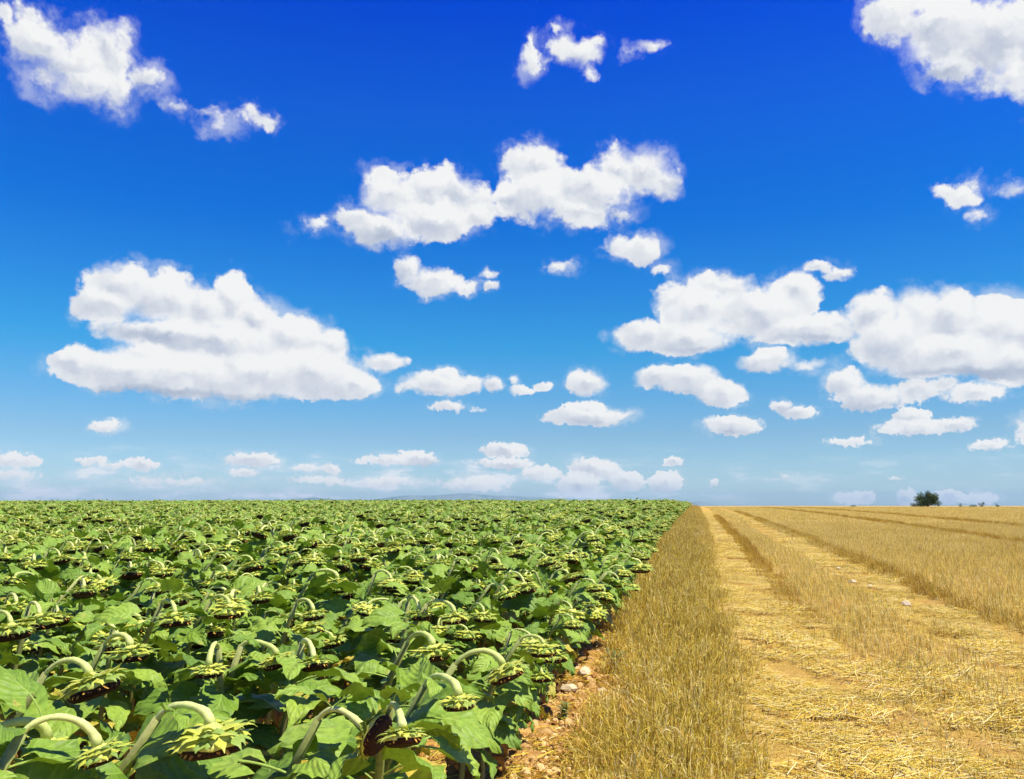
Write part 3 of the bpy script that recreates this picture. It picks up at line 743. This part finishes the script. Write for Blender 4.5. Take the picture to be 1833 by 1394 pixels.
# ------------------------------------------------------------------ straw, stubble, dry grass
def blades(seed, n, size, h0, h1, lean, w, rowed, mats=(.45, .25, .15, .15), lying=0.0, bent=0.0, ears=0.0, kind='st'):
    r = np.random.RandomState(seed); V, F, MI = [], [], []
    for i in range(n):
        x = r.uniform(-size/2, size/2); y = r.uniform(-size/2, size/2)
        if rowed: x = (round(x/.125)+.5)*.125 + r.normal()*.018
        a = r.rand()*6.283; mi = r.choice(4, p=mats)
        ww = w*r.uniform(.6, 1.3)
        if r.rand() < lying:
            L = r.uniform(.04, .19); z = r.uniform(.004, .05); el = r.normal()*.16
            a = r.normal()*.7 + (0 if r.rand() < .75 else 1.5)
            dx, dy, dz = math.cos(a)*math.cos(el)*L/2, math.sin(a)*math.cos(el)*L/2, math.sin(el)*L/2
            nx, ny = -math.sin(a)*ww*.6, math.cos(a)*ww*.6; b = len(V); t = ww*.5
            V += [(x-dx-nx, y-dy-ny, z-dz), (x-dx+nx, y-dy+ny, z-dz+t), (x+dx+nx, y+dy+ny, z+dz+t), (x+dx-nx, y+dy-ny, z+dz)]
            F.append((b, b+1, b+2, b+3)); MI.append(mi); continue
        h = r.uniform(h0, h1); le = abs(r.normal())*lean; fa = r.rand()*6.283
        dx, dy = math.cos(a)*le*h, math.sin(a)*le*h; nx, ny = math.cos(fa)*ww/2, math.sin(fa)*ww/2; b = len(V)
        V += [(x-nx, y-ny, -.02), (x+nx, y+ny, -.02), (x+dx*.35+nx, y+dy*.35+ny, h*.55), (x+dx*.35-nx, y+dy*.35-ny, h*.55)]
        tx, ty, tz = x+dx, y+dy, h*(1 - .3*le)
        V += [(tx+nx*.55, ty+ny*.55, tz), (tx-nx*.55, ty-ny*.55, tz)]
        F += [(b, b+1, b+2, b+3), (b+3, b+2, b+4, b+5)]; MI += [mi, mi]
        if r.rand() < bent:       # a blade or broken top hanging off
            a2 = r.rand()*6.283; L = r.uniform(.05, .14); b = len(V); q = h*r.uniform(.4, .95)
            px, py = x+dx*.5, y+dy*.5; ex, ey, ez = px+math.cos(a2)*L, py+math.sin(a2)*L, q + L*r.uniform(-.9, .7)
            V += [(px, py, q), (px+math.cos(a2)*L*.5-ny, py+math.sin(a2)*L*.5+nx, (q+ez)/2+L*.18), (ex, ey, ez), (px+math.cos(a2)*L*.5+ny, py+math.sin(a2)*L*.5-nx, (q+ez)/2+L*.16)]
            F.append((b, b+1, b+2, b+3)); MI.append(r.choice(4, p=mats))
        if r.rand() < ears:
            b = len(V); L = r.uniform(.04, .08); ux, uy = dx/h*L, dy/h*L; s = .006
            V += [(tx, ty, tz), (tx+ux*.4-nx*2, ty+uy*.4-ny*2, tz+L*.4), (tx+ux, ty+uy, tz+L), (tx+ux*.4+nx*2, ty+uy*.4+ny*2, tz+L*.4)]
            F.append((b, b+1, b+2, b+3)); MI.append(mi)
    return mesh_obj('k', V, np.array(F), [M[kind+'1'], M[kind+'2'], M[kind+'3'], M[kind+'4']], midx=MI, smooth=False, link=False)
def strips(gen):
    P, Ro, S, I = [], [], [], []
    for (s, t, rz, sx, sy, sz, i) in gen:
        x, y = st2xy(s, t); P.append((x, y, zg(x, y))); Ro.append((0, 0, rz)); S.append((sx, sy, sz)); I.append(i)
    return P, Ro, S, I
def wob(s, k=0): return .07*math.sin(s*.9+k)+.05*math.sin(s*2.3+k*2)
# tall dry grass along the field edge
def g1():
    s = 3.6
    while s < 190:
        near = s < 26; step = .20 if near else (.32 if s < 60 else .8)
        t0 = float(np.interp(s, [5, 8, 13, 30], [-.66, -.74, -1.0, -1.1])); t = t0
        while t < .30 + wob(s):
            if not (t < t0+.2 and rnd.random() < .45):
                hk = (.7 if t < -.45 and s < 9 else 1)*float(np.interp(s, [9, 14], [1, 1.25 if t < -.2 else 1.05]))*float(np.interp(t + rnd.uniform(-.12, .12), [0, .3], [1, .45]))
                i = rnd.randrange(4) + (0 if near else 4)
                yield s+rnd.uniform(-.1, .1), t+rnd.uniform(-.08, .08), -ROW+rnd.uniform(-3, 3), 1, 1, rnd.uniform(.6, 1.15)*hk, i
            t += (.15 if near else .26) if s < 60 else .4
        s += step
def g1b():                                          # brown blades along drill edges, shade of the stubble sides put into colour
    for c, a, b, w in ((1.42, 12, 70, .12), (3.80, 8, 90, .16), (10.4, 20, 150, .30), (15.5, 30, 170, .30)):
        s = a
        while s < b:
            for q in range(2 if w > .2 else 1):
                if rnd.random() < (.60 if w > .2 else .8): yield s+rnd.uniform(-.1, .1), c+rnd.gauss(0, w*.5)+wob(s, 1)*-.5, -ROW, 1, 1, rnd.uniform(.40, .75)*float(np.interp(s, [a, a+9], [.25, 1])), (8+rnd.randrange(2))
            s += .22 if s < 60 else .4
GM = dict(bent=.6, ears=.3, lying=.08)
import itertools
scatter('dry_grass', *strips(itertools.chain(g1(), g1b())), [blades(i, 130, .26, .08, .33, .45, .0036, False, (.38, .18, .22, .22), **GM) for i in range(4)] + [blades(i+10, 380, .5, .10, .34, .40, .0038, False, (.40, .20, .24, .16), **GM) for i in range(4)] + [blades(i+16, 130, .30, .10, .32, .30, .0042, False, (.15, .70, .0, .15), **GM) for i in range(2)],
        'strip of tall dry golden grass between the bare soil and the first wheel track', 'dry grass')
# stubble standing in rows
def dens(s, t):
    """relative height of standing stubble across the field, 0 = wheel track"""
    t = t + wob(s, 1)*.5
    if t < .35: return 0
    if t < 1.5: return 0
    if t < 2.62: return min(.9, max(.3, .3 + (s-6.3)*.25))
    if t < 3.65: return 0
    for c, hh in ((10.4, .35), (15.5, .35), (25, 0), (31, .4)):
        if abs(t-c) < .45: return hh
    return 1
def g2():
    s = 3.6
    while s < 26:                                   # small tufts where single stalks can be told apart
        t = 1.2
        while t < s*math.tan(R(20.5))+1.2:
            tj = t + rnd.gauss(0, .07); h = dens(s, tj)
            if h > 0 and rnd.random() < .93: yield s+rnd.uniform(-.05, .05), t, -ROW + (math.pi if rnd.random() < .5 else 0), 1, 1, h*rnd.uniform(.45, 1.0), rnd.randrange(5)
            elif rnd.random() < .10: yield s, t, -ROW, 1, 1, rnd.uniform(.2, .5), rnd.randrange(5)
            t += .25
        s += .25
    while s < 215:
        far = s > 50; st = .5 if not far else 1.0
        t = 1.25
        while t < s*math.tan(R(20.5))+1.5:
            h = dens(s, t)
            if h > 0: yield s, t, -ROW + (math.pi if rnd.random() < .5 else 0), st/.5, st/.5, h*rnd.uniform(.6, .95), 5+rnd.randrange(4)
            t += st
        s += st
SM = dict(bent=.25, kind='sb')
scatter('wheat_stubble', *strips(g2()), [blades(20+i, 60, .26, .08, .24, .20, .0046, True, (.46, .17, .20, .17), lying=.25, **SM) for i in range(5)] + [blades(30+i, 230, .52, .10, .22, .18, .0048, True, (.44, .17, .25, .14), lying=.28, **SM) for i in range(4)],
        'golden cut cereal stubble standing in rows over the right field', 'stubble')
# straw lying in the tracks
def g3():
    s = 3.2
    while s < 90:
        far = s > 30; st = .36 if not far else .8
        t = .1
        tmax = s*math.tan(R(20.5))+1.2
        while t < min(tmax, 16.5):
            if dens(s, t) < .5 and (t < 4 or not far):
                
                if rnd.random() < .74 + .22*math.sin(s*1.7+t*2.9): yield s+rnd.uniform(-.1, .1), t+rnd.uniform(-.1, .1), -ROW+rnd.gauss(0, .5), st/.36, st/.36, .5 + 1.4*max(0, math.sin(s*2.3+t*3.1+math.sin(s*.9)*2))*rnd.random(), rnd.randrange(5)
            elif s < 9 and t < 4 and rnd.random() < .7: yield s, t, -ROW+rnd.gauss(0, .5), 1, 1, 1.6, rnd.randrange(5)
            t += st
        s += st
def g3b():                                          # dry debris on the soil between the plants
    for k in range(900):
        s = 1.5 + 16*rnd.random()**1.4; t = -.75 - 8*rnd.random()**1.7
        yield s, t, rnd.random()*6, 1, 1, rnd.uniform(.5, 1.2), 5+rnd.randrange(2)
scatter('straw_litter', *strips(itertools.chain(g3(), g3b())), [blades(40+i, 330, .5, .03, .10, .5, .0036, False, (.38, .17, .29, .16), lying=.80, bent=.2) for i in range(5)] + [blades(47+i, 45, .5, .03, .08, .6, .0055, False, (.15, .55, .12, .18), lying=.9) for i in range(2)],
        'loose straw lying flat in the wheel tracks of the right field', 'straw')

# ------------------------------------------------------------------ clods and stones
def rock(seed, r0=1.0):
    r = random.Random(seed); import bmesh
    bm = bmesh.new(); bmesh.ops.create_icosphere(bm, subdivisions=2, radius=r0)
    ax = [(Vector((r.gauss(0, 1), r.gauss(0, 1), r.gauss(0, 1))).normalized(), r.uniform(.55, .95)) for _ in range(9)]
    for v in bm.verts:
        for a, d in ax:
            q = v.co.dot(a)
            if q > d*r0: v.co -= a*(q-d*r0)
        v.co *= 1 + r.uniform(-.04, .04)
    V = [tuple(v.co) for v in bm.verts]; F = [tuple(x.index for x in f.verts) for f in bm.faces]; bm.free(); return V, F
def g4():
    out = []
    for k in range(9000):
        s = 3 + 42*rnd.random()**1.6; 
        t = rnd.gauss(-1.0, .30) if rnd.random() < .62 else -1.2 - 5*rnd.random()**1.3
        if t > -.45: continue
        sz = .008 + .035*rnd.random()**3.2
        x, y = st2xy(s, t); out.append(((x, y, zg(x, y)+sz*.2), (rnd.random()*6, rnd.random()*6, rnd.random()*6), (sz, sz*rnd.uniform(.7, 1.1), sz*rnd.uniform(.6, .9)), rnd.randrange(6)))
    return out
gg = g4()
scatter('soil_clods', [g[0] for g in gg], [g[1] for g in gg], [g[2] for g in gg], [g[3] for g in gg],
        [mesh_obj('k', *rock(i), M['clod'], smooth=False, link=False) for i in range(6)], 'crumbly orange clods on the bare soil at the foot of the sunflowers', 'soil')
STN = [(1451,1001,.07,'pale stone in the second wheel track, farthest of those shown'),(1501,1019,.06,'pale stone in the second wheel track, second farthest'),(1526,1043,.07,'flat pale stone in the second wheel track, third from the far end'),(1558,1050,.05,'small pale stone in the second wheel track beside the standing stubble'),
       (1624,1084,.075,'largest flat pale stone in the second wheel track, nearest of them'),(1256,932,.09,'pale stone far up the first wheel track'),(1046,1212,.10,'big pale clod of stone lying on the bare soil by the field edge'),(1018,1238,.07,'smaller pale stone below the big clod on bare soil'),(1075,1243,.05,'pale stone half in the dry grass beside the soil strip')]
def ground_hit(px, py):
    x, y, z, q = dist_for(px, py, 0.0); return x, y
for i, (px, py, sz, lab) in enumerate(STN):
    x, y = ground_hit(px, py); o = mesh_obj('stone', *rock(60+i), M['stone'], smooth=False)
    o.location = (x, y, zg(x, y)+sz*.35); o.scale = (sz*1.15, sz*.9, sz*.6); o.rotation_euler = (.1, .1, i*1.3); tag(o, lab, 'stone', 'pale stones in the field')

# ------------------------------------------------------------------ weeds by the edge
def weed(px, py, h, lab, seed):
    r = random.Random(seed); x, y = ground_hit(px, py)
    root = bpy.data.objects.new('weed', None); COL.objects.link(root); root.location = (x, y, zg(x, y)); tag(root, lab, 'weed', 'weeds along the field edge')
    V, F, LV, LF = [], [], [], []
    for k in range(7):
        a = r.random()*6.28; le = r.uniform(.1, .7); pts = [Vector((math.cos(a)*le*h*u*u, math.sin(a)*le*h*u*u, h*u*r.uniform(.95, 1.0))) for u in (0, .33, .66, 1)]
        v, f = tube(pts, [.004, .0035, .003, .002], 4); b = len(V); V += v; F += [tuple(b+q for q in g) for g in f]
        for m in range(16):
            u = r.uniform(.15, 1)*3; i = min(int(u), 2); c = pts[i].lerp(pts[i+1], u-i); la = r.random()*6.28; L = r.uniform(.02, .05)
            d = Vector((math.cos(la), math.sin(la), r.uniform(-.3, .7))).normalized(); s = d.cross(Vector((0, 0, 1))).normalized()*L*.28; b = len(LV)
            LV += [c, c+d*L*.5+s, c+d*L-Vector((0, 0, L*.2)), c+d*L*.5-s]; LF.append((b, b+1, b+2, b+3))
    mesh_obj('stalks', V, F, M['stem'], root); mesh_obj('foliage', LV, LF, M['weed'], root)
weed(1192, 1003, .42, 'pale grey green weed clump between the sunflowers and the first track', 1)
weed(1212, 985, .36, 'smaller grey green weed clump just behind the larger one', 2)
weed(1150, 1015, .30, 'dark green low weed at the foot of the outer sunflowers', 3)
weed(1098, 1205, .22, 'green weed sprig standing at the edge of the bare soil', 4)
weed(1010, 1290, .12, 'small dark dried weed lying on the orange soil in front', 5)

# ------------------------------------------------------------------ far trees
def tree(px, ytop, wpx, dist, lab, cat, name, seed, cols, shape='round', base=None):
    r = random.Random(seed); a, _ = pix_azel(px, 905); x, y = math.sin(a)*dist, math.cos(a)*dist
    zb = zg(x, y); top = EYE + (905-ytop)/FPX*dist; H = top-zb; Wd = wpx/FPX*dist
    m = leafmat(name+'_leaves', cols, (.03, .07, .01), tf=.15)
    bk, N = newmat(name+'_bark'); g = N.n('ShaderNodeNewGeometry'); finish(N, princ(N, N.mix(N.noise(g.outputs['Position'], 5), (.07, .045, .03), (.16, .11, .07)), .9))
    root = bpy.data.objects.new(name, None); COL.objects.link(root); root.location = (x, y, zb); tag(root, lab, cat, 'trees and bushes on the far crest')
    V, F = [], []
    def limb(p0, p1, r0, r1):
        v, f = tube([p0, p0.lerp(p1, .5)+Vector((r.uniform(-.1, .1), r.uniform(-.1, .1), 0))*H*.1, p1], [r0, (r0+r1)/2, r1], 7); b = len(V); V.extend(v); F.extend([tuple(b+q for q in g) for g in f])
    tw = Wd*.035+.05; crot = Vector((0, 0, H*.38)); limb(Vector((0, 0, -.3)), crot, tw*1.3, tw)
    lobes = []
    nl = 34 if shape == 'round' else 7
    for k in range(nl):
        a2 = r.random()*6.283; rr = math.sqrt(r.random())*.40*Wd; zz = H*(.16 + .76*r.random()*(1-(rr/(.47*Wd))**2)**.5)
        c = Vector((math.cos(a2)*rr, math.sin(a2)*rr, zz)); lobes.append((c, Wd*r.uniform(.09, .15) if shape == 'round' else Wd*.2))
        if k % 3 == 0: limb(crot, c, tw*.55, tw*.15)
    mesh_obj('trunk', V, F, bk, root)
    V, F = [], []
    for c, q in lobes:
        for k in range(200 if shape == 'round' else 90):
            d = Vector((r.gauss(0, 1), r.gauss(0, 1), r.gauss(0, .8))).normalized()*q*(r.random()**.4)
            p = c + d; s = q*r.uniform(.08, .17); u = Vector((r.gauss(0, 1), r.gauss(0, 1), r.gauss(0, 1))).normalized(); w = u.cross(Vector((r.gauss(0, 1), r.gauss(0, 1), r.gauss(0, 1)))).normalized(); b = len(V)
            V += [p-u*s, p+w*s*.7, p+u*s, p-w*s*.7]; F.append((b, b+1, b+2, b+3))
    mesh_obj('crown', V, F, m, root, smooth=False)
G1 = [(.022, .050, .010), (.045, .085, .018), (.090, .135, .028)]; G2 = [(.05, .07, .02), (.10, .12, .04), (.14, .15, .06)]; G3 = [(.02, .045, .035), (.04, .08, .06), (.06, .10, .07)]
tree(1661, 880, 46, 195, 'big round dark green tree alone on the stubble horizon', 'tree', 'broadleaf_tree', 1, G1)
tree(1641, 899, 18, 190, 'low bush at the left foot of the big round tree', 'bush', 'bush', 2, G1, 'b')
tree(1528, 904, 10, 205, 'tiny lone bush on the horizon well left of the big tree', 'bush', 'bush', 3, G2, 'b')
tree(1719, 901, 9, 230, 'small olive bush right of the big tree, leftmost of the far row', 'bush', 'bush', 4, G2, 'b')
tree(1743, 902, 12, 225, 'olive brown bush second in the far row beside the dark pointed one', 'bush', 'bush', 5, G2, 'b')
tree(1758, 898, 12, 225, 'dark pointed bush, tallest in the far row right of the big tree', 'bush', 'bush', 6, G3, 'b')
tree(1785, 901, 10, 240, 'bluish green bush at the right end of the far row', 'bush', 'bush', 7, G3, 'b')

# ------------------------------------------------------------------ haze (clean summer air, fades the far hills)
import bmesh
bm = bmesh.new(); bmesh.ops.create_cube(bm, size=1.0)
hm_, N = newmat('air_haze'); pv = N.n('ShaderNodeVolumePrincipled'); pv.inputs['Color'].default_value = (.34, .66, .95, 1); pv.inputs['Density'].default_value = .42/20000; pv.inputs['Anisotropy'].default_value = .2
ho = N.n('ShaderNodeOutputMaterial'); N.l(pv.outputs[0], ho.inputs['Volume'])
hme = bpy.data.meshes.new('haze'); bm.to_mesh(hme); bm.free(); hme.materials.append(hm_)
hz = bpy.data.objects.new('haze', hme); COL.objects.link(hz); hz.scale = (54000, 54000, 620); hz.location = (0, 0, 620/2-230); tag(hz, kind='stuff')
